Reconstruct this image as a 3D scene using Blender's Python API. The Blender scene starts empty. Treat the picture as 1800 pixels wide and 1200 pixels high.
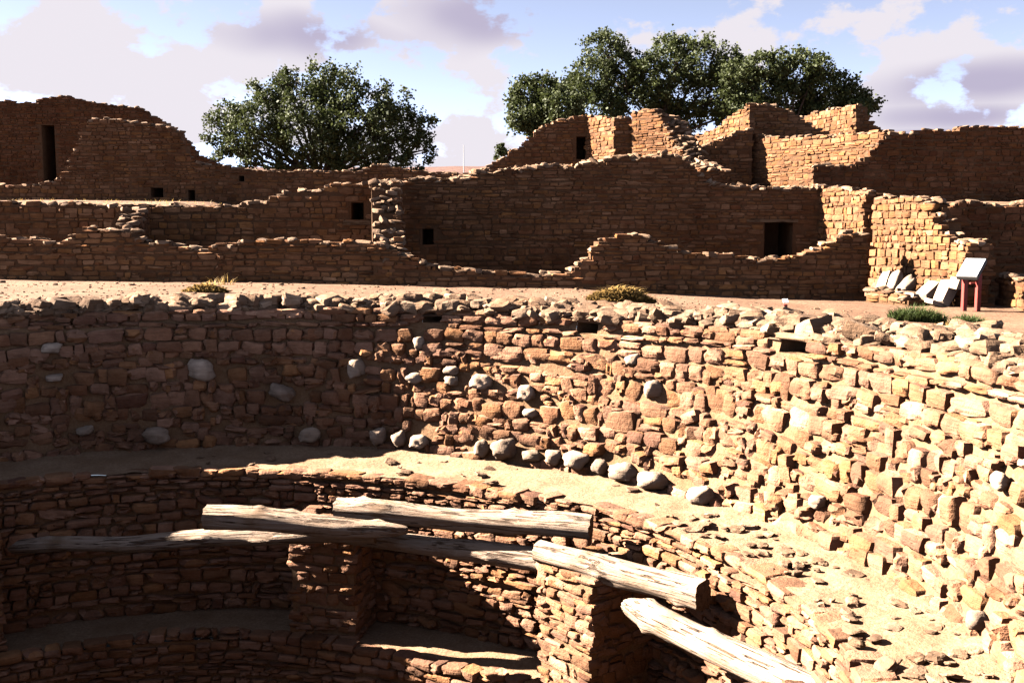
import bpy, bmesh, math, random
import numpy as np
from mathutils import Vector, Matrix, noise

# ------------------------------------------------------------------ camera, sky, sun, exposure
SC = bpy.context.scene
COL = SC.collection
F = 1850.0                                  # focal length in photo pixels (photo is 1800 x 1200)
PITCH = math.atan(200.0 / F)                # horizon at row 400
CAM = Vector((0.0, 0.0, 1.09))              # eye height above the kiva rim
cam = bpy.data.cameras.new('camera'); cam.lens = 37.0; cam.sensor_width = 36.0
cam.clip_start = 0.05; cam.clip_end = 20000
camo = bpy.data.objects.new('camera', cam); COL.objects.link(camo)
camo.location = CAM; camo.rotation_euler = (math.pi / 2 - PITCH, 0, 0)
SC.camera = camo

SUN_H = Vector((-0.98, 0.195)).normalized() # horizontal direction towards the sun
SUN_EL = math.radians(31)
sun = bpy.data.lights.new('sun', 'SUN'); sun.energy = 5.0; sun.angle = math.radians(0.53); sun.color = (1.0, 0.89, 0.78)
suno = bpy.data.objects.new('sun', sun); COL.objects.link(suno)
sd = Vector((SUN_H.x * math.cos(SUN_EL), SUN_H.y * math.cos(SUN_EL), math.sin(SUN_EL)))
suno.rotation_euler = sd.to_track_quat('Z', 'Y').to_euler(); suno.location = sd * 60

SC.view_settings.view_transform = 'Standard'; SC.view_settings.look = 'None'
SC.view_settings.exposure = 3.5; SC.view_settings.gamma = 1.0; SC.view_settings.use_curve_mapping = False
SC.cycles.max_bounces = 4; SC.cycles.diffuse_bounces = 1; SC.cycles.glossy_bounces = 1
SC.cycles.sample_clamp_indirect = 0.0021; SC.cycles.use_denoising = True

def ray(px, py):
    x = (px - 900) / F; y = -(py - 600) / F
    c, s = math.cos(PITCH), math.sin(PITCH)
    return Vector((x, c + y * s, -s + y * c))
def at(px, py, Y):
    r = ray(px, py); return CAM + r * (Y / r.y)
def at_z(px, py, z):
    r = ray(px, py); return CAM + r * ((z - CAM.z) / r.z)
def proj(p):
    d = Vector(p) - CAM
    c, s = math.cos(PITCH), math.sin(PITCH)
    zc = d.y * c - d.z * s; yc = d.y * s + d.z * c
    return (900 + F * d.x / zc, 600 - F * yc / zc) if zc > 0.05 else (1e5, 1e5)
def z_for_row(x, y, row):                   # height at plan point (x, y) that is seen on that photo row
    r = ray(900, row); k = r.z / r.y
    return CAM.z + k * y

class NT:
    """tiny node-tree helper"""
    def __init__(s, tree): s.t = tree; s.n = tree.nodes; s.l = tree.links
    def node(s, typ, **kw):
        n = s.n.new(typ)
        for k, v in kw.items(): setattr(n, k, v)
        return n
    def put(s, sock, v):
        if isinstance(v, bpy.types.NodeSocket): s.l.new(v, sock)
        elif v is not None: sock.default_value = v
    def math(s, op, a, b=None, c=None, clamp=False):
        n = s.node('ShaderNodeMath', operation=op, use_clamp=clamp)
        s.put(n.inputs[0], a)
        if b is not None: s.put(n.inputs[1], b)
        if c is not None: s.put(n.inputs[2], c)
        return n.outputs[0]
    def mix(s, f, a, b, blend='MIX'):
        n = s.node('ShaderNodeMix', data_type='RGBA', blend_type=blend)
        s.put(n.inputs['Factor'], f); s.put(n.inputs[6], a); s.put(n.inputs[7], b)
        return n.outputs[2]
    def noise(s, vec, scale, detail=4, rough=0.55, dist=0.0, dim='3D'):
        n = s.node('ShaderNodeTexNoise', noise_dimensions=dim); s.put(n.inputs['Vector'], vec)
        n.inputs['Scale'].default_value = scale; n.inputs['Detail'].default_value = detail
        n.inputs['Roughness'].default_value = rough; n.inputs['Distortion'].default_value = dist
        return n.outputs['Fac']
    def ramp(s, f, stops, interp='LINEAR'):
        n = s.node('ShaderNodeValToRGB'); n.color_ramp.interpolation = interp
        e = n.color_ramp.elements
        while len(e) < len(stops): e.new(0.5)
        for i, (p, c) in enumerate(stops):
            e[i].position = p; e[i].color = (*c, 1) if len(c) == 3 else c
        s.put(n.inputs[0], f); return n.outputs[0]
    def mapr(s, v, a, b, c=0.0, d=1.0, smooth=True):
        n = s.node('ShaderNodeMapRange', interpolation_type='SMOOTHSTEP' if smooth else 'LINEAR')
        s.put(n.inputs[0], v)
        for i, q in enumerate((a, b, c, d)): n.inputs[i + 1].default_value = q
        return n.outputs[0]

# ---- world: Nishita sky with scattered cloud
W = bpy.data.worlds.new('World'); SC.world = W; W.use_nodes = True
t = NT(W.node_tree); t.n.clear()
SKY_STRENGTH = 0.05
sky = t.node('ShaderNodeTexSky', sky_type='NISHITA'); sky.sun_disc = False
sky.sun_elevation = SUN_EL; sky.sun_rotation = math.atan2(SUN_H.x, SUN_H.y)
sky.altitude = 1700; sky.air_density = 0.2; sky.dust_density = 0.3; sky.ozone_density = 3.0
tc = t.node('ShaderNodeTexCoord')
sep = t.node('ShaderNodeSeparateXYZ'); t.l.new(tc.outputs['Generated'], sep.inputs[0])
X, Y_, Z = sep.outputs
az = t.math('ARCTAN2', X, Y_); el = t.math('ARCSINE', Z)
cmb = t.node('ShaderNodeCombineXYZ'); t.put(cmb.inputs[0], az); t.put(cmb.inputs[1], t.math('MULTIPLY', el, 1.7))
dirv = cmb.outputs[0]
fb = t.noise(dirv, 11.0, 6, 0.6, 0.0, '2D')
fb2 = t.noise(dirv, 4.2, 1, 0.5, 0.0, '2D')
def blob(px, py, rx, ry):
    r = ray(px, py).normalized(); a0 = math.atan2(r.x, r.y); e0 = math.asin(r.z)
    dx = t.math('MULTIPLY', t.math('SUBTRACT', az, a0), F / rx)
    dy = t.math('MULTIPLY', t.math('SUBTRACT', el, e0), F / ry)
    d2 = t.math('ADD', t.math('MULTIPLY', dx, dx), t.math('MULTIPLY', dy, dy))
    return t.math('SUBTRACT', 1.0, t.math('SQRT', d2))
def blobs(lst):
    o = None
    for b in lst:
        v = blob(*b); o = v if o is None else t.math('MAXIMUM', o, v)
    return t.math('MAXIMUM', o, -0.9)
whites = blobs([(150, 95, 240, 150), (310, 110, 130, 90), (270, 215, 420, 90), (520, 70, 360, 120), (840, 40, 260, 70),
                (1140, 70, 190, 85), (1290, 85, 110, 70), (1600, 90, 290, 170), (1620, 215, 300, 95), (760, 260, 330, 70)])
dens = t.math('ADD', t.math('MULTIPLY', t.math('SUBTRACT', fb, 0.5), 3.3), t.math('MULTIPLY', whites, 0.8))
dens = t.math('ADD', dens, t.math('MULTIPLY', t.math('SUBTRACT', fb2, 0.5), 1.0))
mask = t.mapr(dens, 0.16, 0.50)
grey = blobs([(850, 30, 330, 75), (560, 60, 300, 60), (1740, 145, 210, 50), (1710, 205, 190, 32), (1650, 235, 130, 16)])
gsh = t.mapr(t.math('ADD', t.math('MULTIPLY', grey, 0.95), t.math('MULTIPLY', t.math('SUBTRACT', t.noise(dirv, 7.0, 2, 0.55, 0.0, '2D'), 0.5), 1.0)), 0.05, 0.95)
ccol = t.mix(gsh, (0.076, 0.072, 0.078, 1), (0.047, 0.043, 0.057, 1))
skyc = t.node('ShaderNodeHueSaturation'); t.l.new(sky.outputs[0], skyc.inputs['Color']); skyc.inputs['Saturation'].default_value = 0.56; skyc.inputs['Value'].default_value = 1.0
cs = t.node('ShaderNodeVectorMath', operation='SCALE'); t.l.new(ccol, cs.inputs[0]); cs.inputs[3].default_value = 1.0 / SKY_STRENGTH
fin = t.mix(mask, skyc.outputs[0], cs.outputs[0])
bg = t.node('ShaderNodeBackground'); t.l.new(fin, bg.inputs[0]); bg.inputs[1].default_value = SKY_STRENGTH
W.cycles.sampling_method = 'MANUAL'; W.cycles.sample_map_resolution = 512
wo = t.node('ShaderNodeOutputWorld'); t.l.new(bg.outputs[0], wo.inputs[0])

# ------------------------------------------------------------------ materials
def new_mat(name):
    m = bpy.data.materials.new(name); m.use_nodes = True
    t = NT(m.node_tree); t.n.clear()
    b = t.node('ShaderNodeBsdfPrincipled'); o = t.node('ShaderNodeOutputMaterial'); t.l.new(b.outputs[0], o.inputs[0])
    b.inputs['Roughness'].default_value = 0.95; b.inputs['Specular IOR Level'].default_value = 0.12
    g = t.node('ShaderNodeNewGeometry')
    return m, t, b, g
def bump(t, b, h, strength, dist):
    n = t.node('ShaderNodeBump'); n.inputs['Strength'].default_value = strength; n.inputs['Distance'].default_value = dist
    t.l.new(h, n.inputs['Height']); t.l.new(n.outputs[0], b.inputs['Normal'])
def stone_mat(name, cols, vlo, vhi, strata=0.35, bumpd=0.02, stain=(0.17, 0.095, 0.05)):
    m, t, b, g = new_mat(name)
    oi = t.node('ShaderNodeObjectInfo')
    rnd = t.math('FRACT', t.math('ADD', oi.outputs['Random'], t.math('MULTIPLY', g.outputs['Random Per Island'], 3.7)))
    rnd2 = t.math('FRACT', t.math('MULTIPLY', rnd, 17.31))
    base = t.ramp(rnd, [(i / max(1, len(cols) - 1), c) for i, c in enumerate(cols)])
    pos = g.outputs['Position']
    val = t.math('MULTIPLY_ADD', rnd2, vhi - vlo, vlo)
    n1 = t.noise(pos, 4.5, 6, 0.68)
    mp = t.node('ShaderNodeMapping'); t.l.new(pos, mp.inputs[0]); mp.inputs['Scale'].default_value = (2.5, 2.5, 26)
    mp.inputs['Rotation'].default_value = (0.06, 0.05, 0)
    n2 = t.noise(mp.outputs[0], 1.6, 3, 0.6)
    v = t.math('MULTIPLY', val, t.mapr(n1, 0.28, 0.72, 0.62, 1.32, False))
    v = t.math('MULTIPLY', v, t.mapr(n2, 0.3, 0.7, 1 - strata, 1 + strata * 0.6, False))
    v = t.math('MULTIPLY', v, t.mapr(t.noise(pos, 0.75, 2, 0.6), 0.3, 0.7, 0.62, 1.3, False))
    sc = t.node('ShaderNodeVectorMath', operation='SCALE'); t.l.new(base, sc.inputs[0]); t.put(sc.inputs[3], v)
    st = t.mapr(n1, 0.55, 0.75, 0, 0.4)
    t.l.new(t.mix(st, sc.outputs[0], (*stain, 1)), b.inputs['Base Color'])
    h = t.math('ADD', t.noise(pos, 17, 4, 0.7), t.math('MULTIPLY', n2, 0.6))
    bump(t, b, h, 0.9, bumpd)
    return m
KC = [(0.194, 0.093, 0.046), (0.142, 0.073, 0.042), (0.223, 0.102, 0.042), (0.175, 0.088, 0.051), (0.259, 0.138, 0.085), (0.152, 0.068, 0.034), (0.213, 0.113, 0.07), (0.123, 0.057, 0.035)]
RC = [(0.155, 0.069, 0.028), (0.109, 0.05, 0.023), (0.178, 0.076, 0.026), (0.138, 0.064, 0.03), (0.204, 0.1, 0.049), (0.119, 0.047, 0.02)]
M_KIVA = stone_mat('kiva_sandstone', KC, 0.7, 1.3, 0.2, 0.028)
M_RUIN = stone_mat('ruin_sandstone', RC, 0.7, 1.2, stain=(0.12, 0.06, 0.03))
M_RUIN_SHADED = stone_mat('shade_painted_ruin_sandstone', [tuple(q * w for q, w in zip(c, (0.62, 0.56, 0.54))) for c in RC], 0.7, 1.2, stain=(0.07, 0.035, 0.018))  # darkened copy of the ruin stone: shade of the shadowed walls put into the colour
M_RUIN_LIT = stone_mat('bounce_painted_ruin_sandstone', [tuple(q * w for q, w in zip(c, (1.3, 1.27, 1.22))) for c in RC], 0.7, 1.25, stain=(0.13, 0.07, 0.035))  # lightened copy: warm bounced light on front and left walls put into the colour
M_CAP = stone_mat('weathered_capstone', [(0.185, 0.116, 0.072), (0.13, 0.078, 0.046), (0.225, 0.148, 0.096), (0.16, 0.095, 0.054), (0.105, 0.062, 0.038)], 0.75, 1.2)
M_BOULD = stone_mat('pale_cobble', [(0.34, 0.25, 0.18), (0.28, 0.20, 0.145), (0.37, 0.275, 0.20), (0.24, 0.17, 0.12)], 0.85, 1.1, 0.18, 0.012, (0.30, 0.19, 0.11))
def mud_mat(name, c1, c2, scale=3.0, bd=0.03, speck=True):
    m, t, b, g = new_mat(name); pos = g.outputs['Position']
    n = t.noise(pos, scale, 5, 0.65)
    col = t.mix(t.mapr(n, 0.3, 0.7), (*c1, 1), (*c2, 1))
    n2 = t.noise(pos, scale * 14, 3, 0.7)
    col = t.mix(t.mapr(n2, 0.35, 0.65, 0, 0.5), col, (c1[0] * 0.55, c1[1] * 0.52, c1[2] * 0.5, 1))
    t.l.new(col, b.inputs['Base Color'])
    h = t.noise(pos, 12, 5, 0.7)
    bump(t, b, h, 0.8, bd); return m
M_MUD = mud_mat('mud_mortar', (0.135, 0.075, 0.038), (0.19, 0.113, 0.062))
M_MUDR = mud_mat('ruin_mud', (0.07, 0.036, 0.018), (0.10, 0.054, 0.027))
M_LEDGE = mud_mat('ledge_earth', (0.18, 0.107, 0.06), (0.25, 0.162, 0.10), 2.0, 0.03)
M_GROUND = mud_mat('trodden_earth', (0.115, 0.064, 0.038), (0.18, 0.108, 0.068), 0.7, 0.035)
M_HILL = mud_mat('mesa_earth', (0.085, 0.048, 0.04), (0.115, 0.066, 0.052), 0.004, 0.5)
def wood_mat(name, c1, c2, dark):
    m, t, b, g = new_mat(name)
    tc = t.node('ShaderNodeTexCoord')
    mp = t.node('ShaderNodeMapping'); t.l.new(tc.outputs['Object'], mp.inputs[0]); mp.inputs['Scale'].default_value = (0.9, 16, 16)
    n = t.noise(mp.outputs[0], 1.5, 7, 0.65, 0.6)
    col = t.mix(t.mapr(n, 0.3, 0.7), (*c1, 1), (*c2, 1))
    mp2 = t.node('ShaderNodeMapping'); t.l.new(tc.outputs['Object'], mp2.inputs[0]); mp2.inputs['Scale'].default_value = (2.2, 34, 34)
    cr = t.noise(mp2.outputs[0], 1.0, 4, 0.6)
    crack = t.math('MAXIMUM', t.mapr(cr, 0.57, 0.62), t.mapr(t.noise(mp.outputs[0], 0.7, 3, 0.6), 0.63, 0.66))
    col = t.mix(t.math('MULTIPLY', crack, 0.8), col, (*dark, 1))
    blot = t.mapr(t.noise(tc.outputs['Object'], 2.4, 5, 0.6), 0.5, 0.75, 0, 0.7)
    col = t.mix(blot, col, (c1[0] * 0.62, c1[1] * 0.55, c1[2] * 0.45, 1))
    t.l.new(col, b.inputs['Base Color']); b.inputs['Roughness'].default_value = 0.75
    bump(t, b, t.math('SUBTRACT', n, t.math('MULTIPLY', crack, 1.6)), 1.0, 0.035); return m
M_LOG = wood_mat('weathered_log', (0.22, 0.148, 0.098), (0.31, 0.235, 0.18), (0.035, 0.02, 0.011))
M_LOGEND = wood_mat('log_end_grain', (0.15, 0.085, 0.045), (0.20, 0.12, 0.065), (0.06, 0.035, 0.02))
M_TRUNK = wood_mat('bark', (0.05, 0.036, 0.025), (0.075, 0.055, 0.04), (0.03, 0.02, 0.015))
def plain(name, col, rough=0.6, spec=0.3):
    m, t, b, g = new_mat(name)
    n = t.noise(g.outputs['Position'], 22, 6, 0.65)
    c = t.mix(t.mapr(n, 0.3, 0.7), (*[v * 0.82 for v in col], 1), (*[min(1, v * 1.08) for v in col], 1))
    t.l.new(c, b.inputs['Base Color']); b.inputs['Roughness'].default_value = rough; b.inputs['Specular IOR Level'].default_value = spec
    return m
M_RED = plain('red_painted_wood', (0.20, 0.028, 0.02)); M_WHITE = plain('white_panel', (0.72, 0.72, 0.72), 0.35)
M_DARK = plain('dark_metal_edge', (0.05, 0.045, 0.04)); M_GREY = plain('grey_metal', (0.3, 0.3, 0.3), 0.5)
def leaf_mat(name, c1, c2, trans=0.25):
    m, t, b, g = new_mat(name)
    r = g.outputs['Random Per Island']
    n = t.noise(g.outputs['Position'], 0.7, 3)
    f = t.math('ADD', t.math('MULTIPLY', r, 0.6), t.math('MULTIPLY', n, 0.4))
    col = t.mix(f, (*c1, 1), (*c2, 1)); t.l.new(col, b.inputs['Base Color'])
    b.inputs['Roughness'].default_value = 0.65; b.inputs['Specular IOR Level'].default_value = 0.18
    tr = t.node('ShaderNodeBsdfTranslucent'); t.l.new(col, tr.inputs[0])
    mx = t.node('ShaderNodeMixShader'); mx.inputs[0].default_value = trans
    t.l.new(b.outputs[0], mx.inputs[1]); t.l.new(tr.outputs[0], mx.inputs[2])
    o = [x for x in t.n if x.type == 'OUTPUT_MATERIAL'][0]; t.l.new(mx.outputs[0], o.inputs[0]); return m
M_LEAF = leaf_mat('cottonwood_leaf', (0.019, 0.027, 0.008), (0.056, 0.066, 0.021))
M_GRASS = leaf_mat('green_grass', (0.03, 0.05, 0.012), (0.065, 0.08, 0.024))
M_STRAW = leaf_mat('dry_straw', (0.24, 0.145, 0.045), (0.36, 0.23, 0.08), 0.45)

# ------------------------------------------------------------------ object helpers
def tag(o, label=None, cat=None, group=None, kind=None):
    for k, v in (('label', label), ('category', cat), ('group', group), ('kind', kind)):
        if v: o[k] = v
    return o
def empty(name, loc, label, cat, group=None):
    o = bpy.data.objects.new(name, None); o.location = loc; o.empty_display_size = 0.2; COL.objects.link(o)
    return tag(o, label, cat, group, 'thing')
def finish(me, angle=38):
    me.polygons.foreach_set('use_smooth', [True] * len(me.polygons))
    me.update()
    if angle: me.set_sharp_from_angle(angle=math.radians(angle))
def link(name, me, mat, parent=None):
    if mat and not me.materials: me.materials.append(mat)
    o = bpy.data.objects.new(name, me); COL.objects.link(o)
    if parent is not None:
        o.parent = parent; o.matrix_parent_inverse = Matrix.Translation(-parent.location)
    return o
def mesh(name, v, f, angle=38):
    me = bpy.data.meshes.new(name); me.from_pydata([tuple(p) for p in v], [], f); finish(me, angle); return me
def obj(name, v, f, mat, parent=None, angle=38): return link(name, mesh(name, v, f, angle), mat, parent)
def box_faces(n): return [(n, n + 3, n + 2, n + 1), (n + 4, n + 5, n + 6, n + 7), (n, n + 1, n + 5, n + 4), (n + 1, n + 2, n + 6, n + 5), (n + 2, n + 3, n + 7, n + 6), (n + 3, n, n + 4, n + 7)]

# ------------------------------------------------------------------ stone templates (unit size, centred)
class Templates:
    def __init__(s, kind, count, n, p, amp, jit, angle):
        s.kind = kind; s.items = []; s.angle = angle
        for i in range(count):
            bm = bmesh.new(); bmesh.ops.create_cube(bm, size=2)
            bmesh.ops.subdivide_edges(bm, edges=bm.edges[:], cuts=n - 1, use_grid_fill=True)
            seed = i + 1 + 31 * n + int(p * 10); rg = random.Random(seed); off = Vector((seed * 7.13, seed * 3.7, seed * 1.9))
            sx, sz, tp = rg.uniform(-0.10, 0.10), rg.uniform(-0.10, 0.10), rg.uniform(-0.14, 0.14)
            for v in bm.verts:
                c = v.co; L = (abs(c.x) ** p + abs(c.y) ** p + abs(c.z) ** p) ** (1 / p)
                q = c / L
                q = q * (1 + amp * noise.noise(q * 1.1 + off) + amp * 0.6 * noise.noise(q * 2.6 + off))
                q += Vector((rg.uniform(-jit, jit), rg.uniform(-jit, jit), rg.uniform(-jit, jit)))
                q.x *= 1 + tp * q.z; q.z += sz * q.x; q.x += sx * q.z
                v.co = q * 0.5
            bmesh.ops.triangulate(bm, faces=bm.faces[:])
            bm.verts.index_update()
            vs = np.array([v.co[:] for v in bm.verts], np.float32)
            fs = np.array([[v.index for v in f.verts] for f in bm.faces], np.int32); bm.free()
            s.items.append({'v': vs, 'f': fs, 'me': {}})
    def me(s, i, mat):
        it = s.items[i]
        if mat.name not in it['me']:
            m = bpy.data.meshes.new('stone_shape'); m.from_pydata(it['v'].tolist(), [], it['f'].tolist()); finish(m, s.angle)
            m.materials.append(mat); it['me'][mat.name] = m
        return it['me'][mat.name]
T_BLOCK = Templates('block', 14, 4, 6.5, 0.16, 0.028, 36)     # squared near blocks
T_RUBBLE = Templates('rubble', 16, 4, 3.8, 0.36, 0.04, 36)    # rough near rubble
T_FAR = Templates('far', 14, 2, 6.0, 0.12, 0.05, 40)          # small far blocks (48 triangles)
T_FARR = Templates('far_rubble', 12, 2, 3.2, 0.3, 0.07, 40)
T_SLAB = Templates('slab', 9, 2, 8.0, 0.10, 0.05, 30)
T_COB = Templates('cobble', 10, 5, 2.4, 0.30, 0.012, 60)

def frame(P, T, N, U, size, rot=(0, 0, 0)):
    R = Matrix((T, N, U)).transposed().to_4x4()
    E = Matrix.Rotation(rot[2], 4, 'Z') @ Matrix.Rotation(rot[1], 4, 'Y') @ Matrix.Rotation(rot[0], 4, 'X')
    return Matrix.Translation(P) @ R @ E @ Matrix.Diagonal((*size, 1))

def emit(parent, stones, mat_of, limit=300, rest='small_stones'):
    """stones: (matrix, templates, index, part name, size).  The largest in view become parts, the others one joined part."""
    inv = Matrix.Translation(-parent.location)
    def pri(s):
        p = s[0].translation; px, py = proj(p); d = (p - CAM).length
        v = s[4] / d
        return v if -40 < px < 1840 and -40 < py < 1240 and p.y > 0.3 else v * 0.01
    order = sorted(range(len(stones)), key=lambda i: -pri(stones[i]))
    for i in order[:limit]:
        m, T, k, nm, _ = stones[i]
        o = bpy.data.objects.new(nm, T.me(k, mat_of(nm))); COL.objects.link(o)
        o.parent = parent; o.matrix_basis = inv @ m
    by = {}
    for i in order[limit:]: by.setdefault(mat_of(stones[i][3]).name, []).append(stones[i])
    for mn, lst in by.items():
        VV, FF, n = [], [], 0
        for m, T, k, nm, _ in lst:
            it = T.items[k]; M = np.array(m, np.float32)
            VV.append(it['v'] @ M[:3, :3].T + M[:3, 3]); FF.append(it['f'] + n); n += len(it['v'])
        V = np.concatenate(VV); Fc = np.concatenate(FF)
        me = bpy.data.meshes.new(rest); me.vertices.add(len(V)); me.vertices.foreach_set('co', V.ravel())
        me.loops.add(len(Fc) * 3); me.loops.foreach_set('vertex_index', Fc.ravel())
        me.polygons.add(len(Fc)); me.polygons.foreach_set('loop_start', np.arange(0, len(Fc) * 3, 3, dtype=np.int32))
        me.polygons.foreach_set('loop_total', np.full(len(Fc), 3, np.int32))
        me.update(); finish(me, 36)
        tag(link(rest, me, bpy.data.materials[mn], parent), kind='stuff')

def layout(rng, L, zmin, zmax, hr, wr, gap=0.012, split=0.12, bands=False):
    """irregular courses on a strip of length L: yields (s, z, width, height)"""
    out = []; z = zmin; band = 1.0
    while z < zmax:
        if bands and rng.random() < 0.3: band = rng.uniform(0.68, 1.12)
        h = rng.uniform(*hr) * band
        if rng.random() < 0.25: h *= 0.62
        s = -rng.uniform(0, wr[1]); ph = rng.uniform(0, 6)
        while s < L:
            w = rng.uniform(*wr) * (1.0 if rng.random() > 0.2 else 0.6)
            if rng.random() < 0.07: w *= 1.5
            cs = s + w / 2; wob = 0.018 * math.sin(cs * 1.3 + ph) + 0.012 * math.sin(cs * 3.1 + ph * 2)
            if 0 < cs < L:
                if rng.random() < split and h > hr[0]:
                    k = rng.uniform(0.35, 0.65)
                    out.append((cs, z + h * k / 2 + wob, w - gap, h * k - gap))
                    out.append((cs, z + h * (1 + k) / 2 + wob, w * rng.uniform(0.8, 1) - gap, h * (1 - k) - gap))
                else:
                    hh = h * rng.uniform(0.86, 1.04)
                    out.append((cs, z + h / 2 + wob, w - gap, hh - gap))
            s += w
        z += h
    return out

class Path:
    def __init__(s, pts):
        s.p = [Vector((*q, 0)) for q in pts]; s.d = [0]
        for a, b in zip(s.p, s.p[1:]): s.d.append(s.d[-1] + (b - a).length)
        s.L = s.d[-1]
    def __call__(s, u):
        u = min(max(u, 0), s.L); i = max(0, min(len(s.d) - 2, sum(1 for q in s.d if q <= u) - 1))
        a, b = s.p[i], s.p[i + 1]; T = (b - a).normalized()
        return a + T * (u - s.d[i]), T
def interp(x, tab):
    if x <= tab[0][0]: return tab[0][1]
    for (a, b), (c, d) in zip(tab, tab[1:]):
        if x <= c: return b + (d - b) * (x - a) / max(1e-6, c - a)
    return tab[-1][1]

def g_plaza(x): return interp(x, [(-14, 0.02), (-11, 0.0), (-3.6, -0.08), (1.2, -0.2), (4.9, -0.39), (7.7, -0.49), (12, -0.49)])
def xG(y): return 7.85 + (28.5 - y) / 7.6 * 1.15
def sstep(a, b, x):
    u = min(1, max(0, (x - a) / (b - a)))
    return u * u * (3 - 2 * u)
KC_X, KC_Y = -3.33, 7.59
def ground(x, y):
    z = g_plaza(x)
    r = math.hypot(x - KC_X, y - KC_Y)
    near = 1 - sstep(7.7, 9.6, r)
    z = z * (1 - near) + (-0.10) * near
    line = 28.0 if x < -3 else 29.05
    lift = sstep(line, line + 0.45, y) * (1 - sstep(xG(y) + 0.1, xG(y) + 0.3, x)) + sstep(22.5, 22.9, y) * sstep(xG(y) + 0.1, xG(y) + 0.3, x)
    if lift > 0:
        hb = interp(x, [(-14, 1.5), (-10, 1.45), (-9.2, 1.1), (-4, 1.2), (-3.2, 1.6), (-2.5, 2.1), (4, 2.25), (6, 1.85), (8, 1.7), (9, 1.42), (20, 1.45)])
        h = hb + 0.055 * (min(y, 37) - 27)
        if x > 8: h = hb + 0.062 * (min(y, 30) - 22.9)
        back = 1 - sstep(48, 80, y)
        z = z + (h - z) * lift * back
    z += 0.035 * noise.noise(Vector((x * 0.5, y * 0.5, 3.1))) + 0.015 * noise.noise(Vector((x * 2.1, y * 2.1, 1.7)))
    far = max(0, math.hypot(x, y) - 120)
    return z - far * 0.002

# ------------------------------------------------------------------ setting: ground, hills
def build_ground():
    NA = 400; rings = [7.46, 7.55, 7.7, 7.9]
    while rings[-1] < 50: rings.append(rings[-1] + (0.28 if rings[-1] < 32 else 0.8))
    while rings[-1] < 9000: rings.append(rings[-1] * 1.22)
    v, f = [], []
    for r in rings:
        for i in range(NA):
            a = 2 * math.pi * i / NA; x = KC_X + r * math.cos(a); y = KC_Y + r * math.sin(a)
            v.append((x, y, ground(x, y) - (0.05 if r < 7.5 else 0)))
    for j in range(len(rings) - 1):
        for i in range(NA):
            k = (i + 1) % NA; f.append((j * NA + i, (j + 1) * NA + i, (j + 1) * NA + k, j * NA + k))
    tag(obj('ground', v, f, M_GROUND, None, 0), kind='structure')
    # distant mesa
    v, f = [], []; n = 160
    for i in range(n):
        x = -2600 + 5200 * i / (n - 1)
        h = 150 + 16 * noise.noise(Vector((x * 0.0016, 0, 7))) + 5 * noise.noise(Vector((x * 0.011, 0, 2)))
        for (dy, k) in ((0, 0), (120, 0.35), (330, 0.72), (520, 0.93), (640, 1.0), (1500, 1.0), (1900, 0)):
            v.append((x, 2100 + dy + 60 * noise.noise(Vector((x * 0.004, dy * 0.01, 0))), -8 + h * 1.08 * k))
    for i in range(n - 1):
        for j in range(6): f.append((i * 7 + j, (i + 1) * 7 + j, (i + 1) * 7 + j + 1, i * 7 + j + 1))
    tag(obj('hills', v, f, M_HILL, None, 0), kind='structure')
build_ground()

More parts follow.
